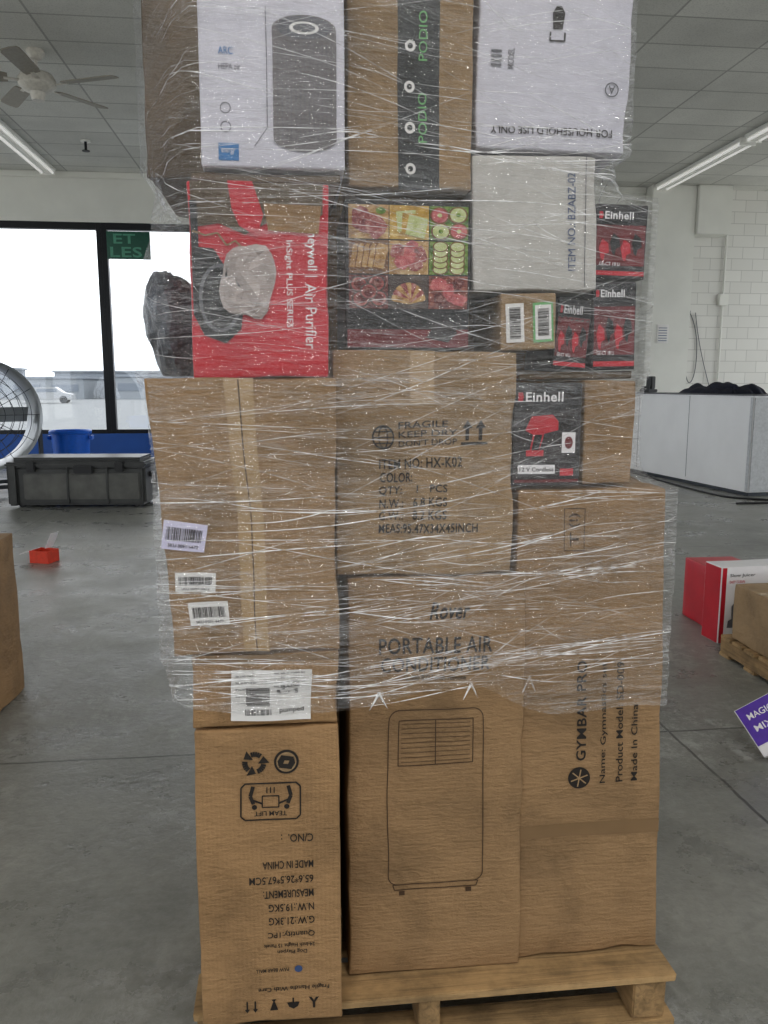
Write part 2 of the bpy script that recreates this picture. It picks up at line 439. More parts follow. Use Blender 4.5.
# ---- right tall carton (gymnastics bar)
f_ = Carton('cardboard_carton', .459, .800, 1.575, 1.95, .131, 1.190, CB, amp=.004, taper=.93, lean=-.0225, cuts=16)
f_.text('GYMBAR PRO', .600, .622, .600, .820, INK, 90, .014)
f_.disc('logo', .608, .560, .050, .050, INK)
for k in range(3):
    t = math.radians(20+60*k); f_.line('logo_cut', [(.608-.02*math.cos(t), .56-.02*math.sin(t)), (.608+.02*math.cos(t), .56+.02*math.sin(t))], .003, CB3, 3)
f_.text('Name: Gymnastics set', .654, .670, .545, .815, INK, 90, .003)
f_.text('Product Model: SD-009', .690, .706, .545, .815, INK, 90, .003)
f_.text('Made In China', .726, .741, .545, .720, INK, 90, .003)
f_.line('icon_frame', [(.565, 1.06), (.61, 1.06), (.61, 1.15), (.565, 1.15)], .0015, INKB, closed=True)
f_.text('(!)', .575, .60, 1.11, 1.14, INKB, 90); f_.text('T', .578, .598, 1.07, 1.10, INKB, 90)
f_.grid('tape_band', [(.460, .418), (.799, .450)], TAPED, n=(12, 3))
f_.grid('tape', [(.460, .74), (.797, .750)], TAPED, n=(12, 3))

# ---- row above: power tool boxes
def tool_box(x0, x1, y0, y1, z0, z1, hd=.24, drill=True, rot=(0, 0, 0)):
    t = Carton('power_tool_box', x0, x1, y0, y1, z0, z1, DGR, amp=.001, cuts=5, seam=False, bev=.002, rot=rot)
    W = x1-x0; Hh = z1-z0; zt = z1-.003
    t.quad('header', (x0+x1)/2, zt-Hh*hd/2, W*.98, Hh*hd, BLK, 0, 1)
    t.poly('brand_mark', [(-.5, -.5), (.3, -.5), (.5, 0), (.3, .5), (-.5, .5)], x0+W*.10, zt-Hh*hd*.5, W*.08, Hh*hd*.36, RED, 0, 2)
    t.text('Einhell', x0+W*.17, x0+W*.72, zt-Hh*hd*.70, zt-Hh*hd*.30, WTX, 0, .02, 2)
    t.quad('picture', (x0+x1)/2, z0+Hh*.45, W*.94, Hh*.55, REDD if not drill else DGR, 0, 1)
    if drill:
        cx, cz, w, h = x0+W*.45, z0+Hh*.50, W*.62, Hh*.42
        t.poly('drill_body', [(-.45, .1), (-.3, .42), (.2, .46), (.34, .3), (.34, .1), (.0, .02), (-.02, -.1), (-.12, -.4), (-.34, -.4), (-.26, 0)], cx, cz, w, h, RED, 0, 2)
        t.poly('drill_chuck', [(.34, .34), (.5, .28), (.5, .14), (.34, .08)], cx, cz, w, h, BLK, 0, 2)
        t.poly('drill_grip', [(-.22, .0), (-.04, .0), (-.12, -.36), (-.3, -.36)], cx, cz, w, h, BLK, 0, 3)
        t.poly('drill_battery', [(-.42, -.36), (0, -.36), (0, -.5), (-.42, -.5)], cx, cz, w, h, RED, 0, 2)
        t.quad('inset', x0+W*.82, z0+Hh*.42, W*.2, Hh*.2, WTX, 0, 2)
        t.disc('inset_tool', x0+W*.82, z0+Hh*.42, W*.12, Hh*.12, REDD, 3)
        t.quad('strip', x0+W*.35, z0+Hh*.16, W*.55, Hh*.09, WTX, 0, 2)
        t.text('12 V Cordless', x0+W*.1, x0+W*.6, z0+Hh*.14, z0+Hh*.18, INK, 0, .01, 3)
        t.quad('badge', x0+W*.80, z0+Hh*.13, W*.2, Hh*.07, RED, 0, 2)
        t.quad('strip_low', (x0+x1)/2, z0+Hh*.045, W*.95, Hh*.03, REDD, 0, 2)
    else:
        for k in range(4):
            t.poly('tool_picture', [(-.5, .1), (-.2, .5), (.4, .3), (.5, -.1), (.1, -.2), (0, -.5), (-.25, -.4)], x0+W*(.18+.21*k), z0+Hh*(.38+.08*(k % 2)), W*.2, Hh*.3, RED if k % 2 == 0 else BLK, 0, 2)
        t.quad('strip', (x0+x1)/2, z0+Hh*.07, W*.95, Hh*.06, RED, 0, 2)
        t.text('GE-CT 18 Li', x0+W*.1, x0+W*.5, z0+Hh*.17, z0+Hh*.22, WTX, 0, .01, 2)
    return t
tool_box(.436, .577, 1.578, 1.80, 1.198, 1.405)
Carton('cardboard_carton', .584, .692, 1.585, 1.85, 1.198, 1.408, CB, amp=.003, cuts=6)
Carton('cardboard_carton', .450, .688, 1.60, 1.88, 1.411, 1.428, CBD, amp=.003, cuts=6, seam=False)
l2 = Carton('cardboard_carton', .402, .512, 1.562, 1.80, 1.470, 1.578, CB3, amp=.002, cuts=6, rot=(0, math.radians(-1.5), 0))
l2.quad('label', .430, 1.522, .036, .074, LABEL, 2, 2); l2.barcode(.430, 1.522, .060, .022, 92, 3, 3)
l2.quad('label', .486, 1.522, .040, .076, GRN, 2, 2); l2.quad('label_paper', .486, 1.522, .032, .066, LABEL, 2, 3); l2.barcode(.486, 1.522, .052, .022, 92, 4, 6)
tool_box(.518, .588, 1.600, 1.80, 1.432, 1.574, .3, False, (0, math.radians(5), 0))
tool_box(.598, .688, 1.590, 1.85, 1.432, 1.604, .22, False, (0, math.radians(-1), 0))
tool_box(.592, .698, 1.585, 1.85, 1.610, 1.752, .26, False, (0, math.radians(1), 0))
w2 = Carton('cardboard_carton', .345, .590, 1.562, 1.86, 1.584, 1.832, WHT2, amp=.004, cuts=8, rot=(0, math.radians(-1.5), 0))
w2.text('ITEM NO.: BZABZ-02', .532, .547, 1.62, 1.80, INKBL, 90, .0)
w2.line('edge_fold', [(.565, 1.59), (.568, 1.83)], .0015, INKG)

# ---- food slicer box with nine food pictures
h = Carton('food_slicer_box', .099, .338, 1.562, 1.86, 1.472, 1.742, BLK, amp=.0012, cuts=8, seam=False, bev=.002)
TW, TH = .0750, .0610
for k in range(9):
    r, q = divmod(k, 3); cx = .143+q*.0765; cz = 1.703-r*.0635
    bgm = [F_BREAD, F_CHEESE, F_GREEN, F_CRUST, F_BREAD, F_GREEN, F_SALAMI, F_BOARD, F_JERKY][k]
    h.quad('food_picture_%d' % (k+1), cx, cz, TW, TH, bgm, 0, 1, (4, 4))
    P = lambda nm, pts, dx, dz, w_, h_, m_, ro=0, la=2: h.poly(nm, pts, cx+dx*TW, cz+dz*TH, w_*TW, h_*TH, m_, ro, la)
    D = lambda nm, dx, dz, w_, h_, m_, la=2, ro=0: h.disc(nm, cx+dx*TW, cz+dz*TH, w_*TW, h_*TH, m_, la, 0, ro)
    BL = [(-.5, -.3), (-.3, -.5), (.2, -.42), (.5, -.2), (.42, .3), (.1, .5), (-.35, .38)]
    BR = [(-.4, -.5), (.4, -.5), (.42, .15), (.5, .3), (.35, .5), (-.35, .5), (-.5, .3), (-.42, .15)]
    SQ = [(-.5, -.5), (.5, -.5), (.5, .5), (-.5, .5)]
    if k == 0:
        for i, (dx, dz, ro) in enumerate(((-.2, .12, 10), (.0, -.05, -20), (.2, -.15, 30))): P('meat_slice', BL, dx, dz, .5, .66, F_MEAT, ro, 2+i*.6)
        D('garnish', .3, .32, .25, .2, F_GREEN, 3)
    elif k == 1:
        for i in range(4): P('cheese_slice', SQ, -.2+i*.13, .12-i*.08, .5, .6, F_PALE if i % 2 else F_CHEESE, 15-i*9, 2+i*.5)
    elif k == 2:
        for i, (dx, dz) in enumerate(((-.25, .22), (.23, .24), (-.22, -.25), (.25, -.24))):
            D('fruit_rind', dx, dz, .50, .50, F_CRUST, 2+i*.3); D('fruit_flesh', dx, dz, .42, .42, F_PINK if i in (0, 3) else F_PALE, 3.2+i*.3)
            D('fruit_core', dx, dz, .12, .12, F_PALE if i in (0, 3) else F_GREEN, 4.4)
    elif k == 3:
        for i in range(5): P('bread_crust', BR, -.3+i*.15, .02, .38, .8, F_CRUST, -12, 2+i*.7); P('bread_slice', BR, -.3+i*.15, .02, .32, .72, F_BREAD, -12, 2.35+i*.7)
    elif k == 4:
        for i in range(6): P('ham_slice', BL, (-.28, .05, .28, -.18, .18, 0)[i], (.2, .28, .1, -.15, -.2, 0)[i], .42, .42, F_PINK if i % 2 else F_MEAT, i*50, 2+i*.4)
    elif k == 5:
        for i in range(5):
            for j in (-.22, .22): D('cucumber_rind', j, -.34+i*.17, .40, .32, F_CRUST, 2+i*.5); D('cucumber_flesh', j, -.34+i*.17, .34, .26, F_PALE, 2.25+i*.5)
    elif k == 6:
        for i, (dx, dz) in enumerate(((-.25, .22), (.2, .25), (-.2, -.22), (.26, -.2), (.0, .0))):
            D('salami_skin', dx, dz, .46, .50, F_BOARD, 2+i*.4); D('salami_fat', dx, dz, .38, .42, F_MEAT, 2.2+i*.4); D('salami_meat', dx, dz, .26, .28, F_SALAMI, 2.35+i*.4)
    elif k == 7:
        for i in range(9):
            t = math.radians(15+i*19); P('fanned_slice', BR, .22*math.cos(t), -.3+.32*math.sin(t), .17, .55, F_MEAT if i % 2 else F_BREAD, math.degrees(t)-90, 2+i*.25)
    else:
        for i in range(5): P('jerky_strip', BL, (-.25, .2, 0, -.2, .25)[i], (.25, .2, 0, -.25, -.22)[i], .46, .38, F_SALAMI if i % 2 else F_PINK, i*40, 2+i*.4)
h.quad('lower_panel', .2195, 1.490, .235, .034, REDD, 0, 1)
h.poly('blade_picture', [(-.5, -.3), (-.2, .4), (.3, .5), (.5, -.1), (.2, -.5)], .285, 1.505, .06, .045, DGR)

# ---- red air purifier box, torn open
r_ = Carton('air_purifier_box', -.178, .063, 1.455, 1.75, 1.412, 1.742, RED, amp=.0035, cuts=8, seam=False)
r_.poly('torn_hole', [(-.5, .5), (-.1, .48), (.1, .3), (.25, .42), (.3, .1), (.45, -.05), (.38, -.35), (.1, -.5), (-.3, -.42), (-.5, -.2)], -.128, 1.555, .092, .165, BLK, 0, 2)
r_.line('inner_ring', [(-.128+.034*math.cos(t*.35), 1.550+.056*math.sin(t*.35)) for t in range(19)], .006, INKG, 3)
r_.poly('torn_flap', [(-.5, .5), (.5, .5), (.5, -.1), (.3, -.4), (.12, -.2), (-.1, -.5), (-.3, -.3), (-.5, -.4)], -.060, 1.700, .225, .082, CBD, 0, 2)
r_.poly('torn_flap', [(-.5, .5), (.5, .42), (.46, -.5), (-.42, -.38)], -.0, 1.685, .10, .05, CB2, 0, 3.2)
r_.poly('torn_flap_red', [(-.5, .5), (.2, .5), (.5, -.1), (.3, -.5), (-.2, -.3), (-.4, 0)], -.080, 1.700, .060, .090, RED, 0, 4)
r_.line('torn_edge', [(-.172, 1.662), (-.15, 1.655), (-.13, 1.660), (-.115, 1.64), (-.10, 1.648), (-.082, 1.63)], .003, CB3, 3)
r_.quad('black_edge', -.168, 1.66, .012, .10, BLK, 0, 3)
r_.text('Honeywell', .022, .044, 1.600, 1.690, WTX, -90, .014)
r_.line('divider', [(.022, 1.590), (.044, 1.590)], .002, WTX)
r_.text('Air Purifier', .022, .042, 1.462, 1.578, WTX, -90, .0)
r_.text('InSight PLUS SERIES', -.014, .000, 1.500, 1.650, WTX, -90, .006)
bm = bmesh.new(); bmesh.ops.create_icosphere(bm, subdivisions=3, radius=1)
outl = [(0, 1.0), (40, 1.12), (75, .92), (110, 1.0), (150, .78), (180, .92), (215, 1.02), (250, .82), (285, 1.15), (320, .86), (360, 1.0)]
for v in bm.verts:
    p = v.co.copy(); q = Vector((p.x, 0, p.z)); ang = math.degrees(math.atan2(p.z, p.x)) % 360
    rim = next(r0+(r1-r0)*(ang-a0)/(a1-a0) for (a0, r0), (a1, r1) in zip(outl, outl[1:]) if a0 <= ang <= a1)
    cre = noise.noise(Vector((p.x*1.9+2, p.z*1.6, 1)))+.6*noise.noise(Vector((p.x*4-p.z, p.z*4, 5)))
    v.co = Vector(((p.x*.052-.012*p.z)*rim, p.y*.006-cre*.016*(1-q.length**4), (p.z*.062+.018*p.x)*rim))
me = bpy.data.meshes.new('foil_pouch'); bm.to_mesh(me); bm.free()
finish('foil_pouch', me, [plain('foil', (168, 158, 154), .35, .0, .1, 12)], parent=r_.ob, loc=Vector((-.080, 1.453, 1.578))-r_.c)

# ---- dark crumpled plastic bag tucked beside it under the film
bm = bmesh.new(); bmesh.ops.create_icosphere(bm, subdivisions=4, radius=1)
for v in bm.verts:
    p = v.co.copy(); k = 1+.20*noise.noise(p*1.7+Vector((3, 1, 2)))+.12*abs(noise.noise(p*4.2))
    z = p.z*.115*k; v.co = Vector((p.x*.050*k-.012*p.z, p.y*.10*k, max(-.098, z)+.10))
me = bpy.data.meshes.new('plastic_bag'); bm.to_mesh(me); bm.free()
finish('plastic_bag', me, [plain('dark_bag', (74, 78, 86), .3, 0, .3, 14)], loc=(-.240, 1.70, 1.416))

# ---- crushed liner between rows, top cartons
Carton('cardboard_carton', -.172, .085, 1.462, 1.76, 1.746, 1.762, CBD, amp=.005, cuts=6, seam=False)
t1 = Carton('air_purifier_box', -.150, .094, 1.452, 1.76, 1.766, 2.15, WHT, amp=.0014, cuts=8)
GREYP = plain('print_grey_body', (112, 108, 110), .45, var=.12, scale=200)
t1.quad('purifier_picture', .026, 1.900, .108, .175, GREYP, 0, 2)
t1.disc('purifier_foot', .026, 1.813, .108, .040, GREYP, 2.3)
for k in range(13): t1.line('purifier_grille', [(-.020+k*.0076, 1.81), (-.020+k*.0076, 1.965)], .0012, INKG, 3)
t1.disc('purifier_rim', .026, 1.987, .108, .044, GREYP, 3)
t1.disc('purifier_top', .026, 1.989, .094, .036, INKG, 3.6); t1.disc('purifier_panel', .026, 1.988, .050, .020, LABEL, 4.4); t1.disc('purifier_panel_inner', .026, 1.988, .038, .013, INKG, 5)
t1.text('ARC', -.118, -.094, 1.944, 1.956, BLU, 0, .0)
t1.text('HEPA air', -.118, -.082, 1.92, 1.93, INKG, 0, 0)
t1.disc('badge', -.108, 1.86, .018, .018, INKG, 1, .85); t1.disc('badge', -.108, 1.83, .018, .018, INKG, 1, .85)
t1.quad('energy_badge', -.104, 1.790, .034, .028, BLU, 0, 1); t1.text('energy', -.116, -.094, 1.785, 1.795, WTX, 0, .0)
t1.line('picture_line', [(-.06, 1.80), (-.038, 1.83), (-.038, 2.02)], .0012, INKG)
t2 = Carton('cardboard_carton', .104, .338, 1.562, 1.86, 1.766, 2.15, CB3, amp=.004, cuts=8)
BTAPE = plain('black_tape', (48, 50, 52), .3, var=.3, scale=30)
t2.quad('black_tape', .238, 1.955, .078, .385, BTAPE, 0, 1)
t2.text('PODIO', .238, .254, 1.845, 1.93, GRN, 90, .0); t2.text('PODIO', .238, .254, 1.985, 2.07, GRN, 90, .0)
for k in range(4): t2.disc('tape_icon', .222, 1.80+k*.07, .020, .020, LABEL, 2, .5)
t3 = Carton('appliance_box', .346, .640, 1.57, 1.87, 1.842, 2.15, WHT, amp=.0035, cuts=8, rot=(0, math.radians(.6), 0))
t3.text('FOR HOUSEHOLD USE ONLY', .376, .612, 1.870, 1.884, INK, 180, .01)
t3.disc('gas_mark', .606, 1.955, .026, .026, INKG, 2, .85); t3.text('A', .600, .612, 1.948, 1.962, INKG, 180)
for k in range(4): t3.line('qr_rows', [(.372, 1.99+k*.008), (.392, 1.99+k*.008)], .004, INKG)
t3.text('MODEL', .404, .416, 1.985, 2.02, INKG, 90)
t3.poly('lantern_icon', [(-.3, -.5), (.3, -.5), (.4, .2), (.15, .5), (-.15, .5), (-.4, .2)], .498, 2.075, .03, .04, INK)
t3.line('lantern_handle', [(.484, 2.05), (.484, 2.035), (.512, 2.035), (.512, 2.05)], .003, INK)

# ---- rear half of the load
rear = [(-.205, .27, 1.96, 2.46, .131, .75, CB), (.29, .775, 1.97, 2.47, .131, .80, CB2), (-.225, .27, 1.96, 2.44, .755, 1.40, CB3),
        (.29, .70, 1.97, 2.44, .805, 1.42, CB), (-.10, .31, 1.90, 2.38, 1.404, 1.85, CB2), (.325, .62, 1.90, 2.36, 1.424, 1.99, CB),
        (-.315, .20, 1.89, 2.36, 1.856, 2.32, CBD)]
for q in rear: Carton('cardboard_carton', *q, amp=.006)

# ------------------------------------------------------------ stretch film
ALLB = [(-.203, .073, 1.45, 1.90, .13, .757), (-.203, .072, 1.45, 1.86, .76, .902), (-.245, .078, 1.448, 1.90, .905, 1.409), (.09, .476, 1.56, 1.95, .13, 1.018),
        (.078, .434, 1.56, 1.93, 1.022, 1.467), (.45, .782, 1.575, 1.95, .13, 1.19), (.436, .582, 1.578, 1.8, 1.2, 1.405), (.582, .694, 1.585, 1.85, 1.2, 1.41),
        (.40, .700, 1.562, 1.85, 1.43, 1.75), (.345, .594, 1.562, 1.86, 1.58, 1.832), (.099, .34, 1.562, 1.86, 1.472, 1.742), (-.178, .063, 1.440, 1.75, 1.412, 1.742), (-.296, -.19, 1.62, 1.78, 1.412, 1.60),
        (-.152, .094, 1.448, 1.76, 1.765, 2.15), (.346, .644, 1.57, 1.87, 1.842, 2.15)]+[q[:6] for q in rear]
def hull(pts):
    pts = sorted(set(pts))
    def half(ps):
        o = []
        for p in ps:
            while len(o) >= 2 and (o[-1][0]-o[-2][0])*(p[1]-o[-2][1])-(o[-1][1]-o[-2][1])*(p[0]-o[-2][0]) <= 0: o.pop()
            o.append(p)
        return o[:-1]
    return half(pts)+half(pts[::-1])
FC = (.28, 1.97); NA = 420; ZB, ZT, NZ = .50, 2.20, 150
angs = [math.tau*i/NA for i in range(NA)]
def polar(H):
    out = []
    for t in angs:
        dx, dy = math.cos(t), math.sin(t); best = 0
        for i in range(len(H)):
            ax, ay = H[i][0]-FC[0], H[i][1]-FC[1]; bx, by = H[(i+1) % len(H)][0]-FC[0], H[(i+1) % len(H)][1]-FC[1]
            ex, ey = bx-ax, by-ay; den = dx*ey-dy*ex
            if abs(den) < 1e-9: continue
            r = (ax*ey-ay*ex)/den; s_ = (ax*dy-ay*dx)/den
            if r > 0 and -1e-6 <= s_ <= 1+1e-6: best = max(best, r)
        out.append(best)
    return out
zs = [ZB+(ZT-ZB)*i/NZ for i in range(NZ+1)]
raw = []
for z in zs:
    pts = []
    for x0, x1, y0, y1, z0, z1 in ALLB:
        if z0-.012 <= z <= z1+.012 or (z > 2.1 and z1 >= 2.15): pts += [(x0, y0), (x1, y0), (x1, y1), (x0, y1)]
    raw.append(polar(hull(pts)))
tight = [[0]*NA for _ in range(NZ+1)]
for j in range(NA):
    hp = []
    for i in range(NZ+1):
        while len(hp) >= 2 and (raw[hp[-1]][j]-raw[hp[-2]][j])*(i-hp[-2]) <= (raw[i][j]-raw[hp[-2]][j])*(hp[-1]-hp[-2]): hp.pop()
        hp.append(i)
    for a_, b_ in zip(hp, hp[1:]):
        for i in range(a_, b_+1): tight[i][j] = raw[a_][j]+(raw[b_][j]-raw[a_][j])*(i-a_)/(b_-a_)
RAD = []
for i in range(NZ+1):
    lo, hi = max(0, i-5), min(NZ, i+5); row = []
    for j in range(NA):
        sm_ = sum(raw[k][j] for k in range(lo, hi+1))/(hi-lo+1)
        w = .75*max(0, min(1, (-math.cos(angs[j])-.35)/.3))
        row.append(max(sm_*(1-w)+tight[i][j]*w, raw[i][j])+.012)
    RAD.append(row)
def srf(t, z, off=0):
    fz = min(max((z-ZB)/(ZT-ZB)*NZ, 0), NZ-1e-4); i = int(fz); a_ = fz-i
    ft = (t % math.tau)/math.tau*NA; j = int(ft) % NA; b_ = ft-int(ft); j2 = (j+1) % NA
    r = (RAD[i][j]*(1-b_)+RAD[i][j2]*b_)*(1-a_)+(RAD[i+1][j]*(1-b_)+RAD[i+1][j2]*b_)*a_+off
    return Vector((FC[0]+r*math.cos(t), FC[1]+r*math.sin(t), z))

m, nt, bs, out = new_mat('stretch_film_plastic')
def layer(rotdeg, sx, sy, det=2):
    tc = N(nt, 'ShaderNodeTexCoord'); m1 = N(nt, 'ShaderNodeMapping'); m1.inputs['Rotation'].default_value = (0, 0, math.radians(rotdeg))
    m2 = N(nt, 'ShaderNodeMapping'); m2.inputs['Scale'].default_value = (sx, sy, 1)
    nt.links.new(tc.outputs['UV'], m1.inputs[0]); nt.links.new(m1.outputs[0], m2.inputs[0])
    return noise_n(nt, m2.outputs[0], 1.0, det, .6, .2)
def ridge(f, w):
    return ramp(nt, math_n(nt, 'ABSOLUTE', math_n(nt, 'SUBTRACT', f, .5)), [(0, g(1)), (w, g(0))])
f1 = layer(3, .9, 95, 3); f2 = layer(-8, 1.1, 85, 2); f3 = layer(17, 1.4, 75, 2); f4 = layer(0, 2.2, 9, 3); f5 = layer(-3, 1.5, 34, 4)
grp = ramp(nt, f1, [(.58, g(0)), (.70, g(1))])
painted_sheen = ramp(nt, f5, [(.50, g(0)), (.72, g(1))])  # broad soft highlights painted as milky bands in the opacity
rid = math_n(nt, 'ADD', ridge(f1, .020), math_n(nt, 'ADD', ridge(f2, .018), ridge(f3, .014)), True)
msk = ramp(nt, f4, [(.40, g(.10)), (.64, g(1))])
tot = math_n(nt, 'ADD', math_n(nt, 'MULTIPLY', grp, .32), math_n(nt, 'ADD', math_n(nt, 'MULTIPLY', rid, .20), math_n(nt, 'MULTIPLY', painted_sheen, .18)))  # streak opacity: milky gathered film plus painted-in white highlights
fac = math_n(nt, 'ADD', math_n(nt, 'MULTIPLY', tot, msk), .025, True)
tr = N(nt, 'ShaderNodeBsdfTransparent'); mx = N(nt, 'ShaderNodeMixShader')
gl = N(nt, 'ShaderNodeBsdfGlossy'); gl.inputs['Roughness'].default_value = .06
mx2 = N(nt, 'ShaderNodeMixShader')
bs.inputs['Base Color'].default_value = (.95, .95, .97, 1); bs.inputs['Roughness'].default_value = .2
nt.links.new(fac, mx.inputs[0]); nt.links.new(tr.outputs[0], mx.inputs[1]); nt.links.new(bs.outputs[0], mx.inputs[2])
bn = N(nt, 'ShaderNodeBump'); bn.inputs['Strength'].default_value = 1.0; bn.inputs['Distance'].default_value = .020
nt.links.new(math_n(nt, 'ADD', math_n(nt, 'ADD', f1, f2), math_n(nt, 'ADD', f3, math_n(nt, 'MULTIPLY', f5, 1.5))), bn.inputs['Height'])
nt.links.new(bn.outputs[0], bs.inputs['Normal']); nt.links.new(bn.outputs[0], gl.inputs['Normal'])
mx2.inputs[0].default_value = .10; nt.links.new(mx.outputs[0], mx2.inputs[1]); nt.links.new(gl.outputs[0], mx2.inputs[2])
nt.links.new(mx2.outputs[0], out.inputs[0])
FILM = m
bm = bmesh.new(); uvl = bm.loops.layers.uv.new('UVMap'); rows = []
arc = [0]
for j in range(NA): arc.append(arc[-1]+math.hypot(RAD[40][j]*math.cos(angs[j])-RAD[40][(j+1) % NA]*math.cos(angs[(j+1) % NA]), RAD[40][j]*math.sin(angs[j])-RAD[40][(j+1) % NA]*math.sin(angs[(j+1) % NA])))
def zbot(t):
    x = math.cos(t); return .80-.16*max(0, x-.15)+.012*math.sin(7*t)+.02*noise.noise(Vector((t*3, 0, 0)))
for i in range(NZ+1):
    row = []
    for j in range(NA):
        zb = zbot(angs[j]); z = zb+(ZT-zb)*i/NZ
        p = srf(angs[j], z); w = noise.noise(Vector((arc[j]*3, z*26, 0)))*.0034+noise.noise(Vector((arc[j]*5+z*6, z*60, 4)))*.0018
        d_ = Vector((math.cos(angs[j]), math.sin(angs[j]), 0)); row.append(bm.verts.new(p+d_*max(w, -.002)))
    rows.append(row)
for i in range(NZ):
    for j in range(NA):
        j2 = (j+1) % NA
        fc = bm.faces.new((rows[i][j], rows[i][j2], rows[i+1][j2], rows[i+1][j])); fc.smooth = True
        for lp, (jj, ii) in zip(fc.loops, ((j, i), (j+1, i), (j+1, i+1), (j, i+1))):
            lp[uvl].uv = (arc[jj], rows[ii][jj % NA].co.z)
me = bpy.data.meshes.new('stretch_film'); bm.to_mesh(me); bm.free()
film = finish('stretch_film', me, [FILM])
sm, nt, bs, out = new_mat('stretch_film_strand')
bs.inputs['Base Color'].default_value = (.97, .97, .98, 1); bs.inputs['Roughness'].default_value = .2
tr = N(nt, 'ShaderNodeBsdfTransparent'); mx = N(nt, 'ShaderNodeMixShader')
fz = noise_n(nt, coords(nt, (9, 9, 9)), 3, 2)
nt.links.new(ramp(nt, fz, [(.35, g(.10)), (.68, g(.95))]), mx.inputs[0])
nt.links.new(tr.outputs[0], mx.inputs[1]); nt.links.new(bs.outputs[0], mx.inputs[2]); nt.links.new(mx.outputs[0], out.inputs[0])
cu = bpy.data.curves.new('film_strands', 'CURVE'); cu.dimensions = '3D'; cu.bevel_depth = 1.0; cu.bevel_resolution = 0
rs = random.Random(3)
def strand(t0, ln, z0, slope, rad, k):
    n = 12; sp = cu.splines.new('POLY'); sp.points.add(n)
    for i in range(n+1):
        u = i/n; z = z0+slope*ln*(u-.5)+.008*math.sin(u*3.4+k)
        z = min(2.15, max(.78, z)); p = srf(t0+ln*(u-.5)*1.25, z, .0015)
        sp.points[i].co = (*p, 1); sp.points[i].radius = rad*math.sin(math.pi*(.05+.9*u))
for k in range(320):
    t0 = rs.uniform(math.radians(222), math.radians(322)) if k < 250 else rs.uniform(0, math.tau)
    strand(t0, rs.uniform(.12, .7), rs.uniform(.83, 2.12), rs.choice([rs.uniform(-.06, .06), rs.uniform(-.06, .06), rs.uniform(-.28, -.08), rs.uniform(.08, .34)]), rs.choice([.0003, .0004, .0005, .0007]), k)
for k in range(150):
    zc_ = rs.choice([.82, .85, .88, .97, 1.03, 1.10, 1.18, 1.72, 1.80, 1.84]); strand(rs.uniform(math.radians(228), math.radians(318)), rs.uniform(.2, .7), zc_+rs.gauss(0, .014), rs.uniform(-.08, .12), rs.choice([.0005, .0008, .0012]), k)
for xx in (.172, .33, .448):
    for sg_, hh_ in ((-1, .030), (1, .034)):
        sp = cu.splines.new('POLY'); sp.points.add(3)
        for i in range(4):
            u = i/3; x = xx+sg_*.014*(1-u); tt = math.atan2(1.54-FC[1], x-FC[0]); p = srf(tt, .785+hh_*u, .002)
            sp.points[i].co = (*p, 1); sp.points[i].radius = .0006+.0026*u
so = bpy.data.objects.new('film_strands', cu); COL.objects.link(so); so.parent = film; cu.materials.append(sm)

# ============================================================ ROOM
XL, XR, YF, YB, ZC = -9.0, 10.5, -6.0, 14.4, 4.88
m, nt, bs, out = new_mat('worn_concrete')
v = coords(nt)
big = noise_n(nt, v, .55, 5, .6, 0); mid = noise_n(nt, v, 2.6, 7, .66, 0); fine = noise_n(nt, v, 30, 5, .7)
base = ramp(nt, big, [(.3, lin((124, 125, 120))), (.5, lin((140, 140, 134))), (.7, lin((152, 151, 145)))])
base = mixc(nt, 1.0, base, ramp(nt, mid, [(.3, g(.74)), (.5, g(.95)), (.7, g(1.12))]), 'MULTIPLY')
base = mixc(nt, 1.0, base, ramp(nt, fine, [(.3, g(.80)), (.6, g(1))]), 'MULTIPLY')
pn = noise_n(nt, v, 9, 9, .85, 0); pm = noise_n(nt, v, .8, 4, .6)
patch = math_n(nt, 'MULTIPLY', ramp(nt, pn, [(.50, g(0)), (.58, g(1))]), ramp(nt, pm, [(.46, g(0)), (.62, g(1))]))
base = mixc(nt, math_n(nt, 'MULTIPLY', patch, .42), base, lin((200, 200, 196)))
dn = noise_n(nt, v, 1.4, 8, .74, 0)
base = mixc(nt, ramp(nt, dn, [(.54, g(0)), (.70, g(.45))]), base, lin((86, 87, 84)))
sp = N(nt, 'ShaderNodeSeparateXYZ'); nt.links.new(v, sp.inputs[0])
wob = math_n(nt, 'MULTIPLY', math_n(nt, 'SUBTRACT', mid, .5), .03)
def joint(sock, period, offs, w):
    a1 = math_n(nt, 'ADD', math_n(nt, 'ADD', sock, offs), wob); fr = math_n(nt, 'FRACT', math_n(nt, 'DIVIDE', a1, period))
    return math_n(nt, 'LESS_THAN', math_n(nt, 'ABSOLUTE', math_n(nt, 'SUBTRACT', fr, .5)), w/period)
jt = math_n(nt, 'MAXIMUM', joint(sp.outputs[1], 3.6, -2.95+1.8, .006), joint(sp.outputs[0], 4.2, .6, .006))
base = mixc(nt, math_n(nt, 'MULTIPLY', jt, .7), base, lin((50, 50, 48)))
nt.links.new(base, bs.inputs['Base Color'])
nt.links.new(ramp(nt, mid, [(.35, g(.22)), (.65, g(.48))]), bs.inputs['Roughness']); bs.inputs['Specular IOR Level'].default_value = .5
bump(nt, bs, math_n(nt, 'ADD', math_n(nt, 'ADD', mid, math_n(nt, 'MULTIPLY', patch, .2)), math_n(nt, 'MULTIPLY', fine, .4)), .4, .02)
FLOOR = m
def slab(name, x0, x1, y0, y1, z0, z1, mat, bev=0):
    B = Builder(name); B.box(x0, x1, y0, y1, z0, z1, mat, bev); return B.done()
slab('floor', XL-.2, XR+.2, YF-.2, YB+.25, -.1, 0, FLOOR)
m, nt, bs, out = new_mat('ceiling_tiles')
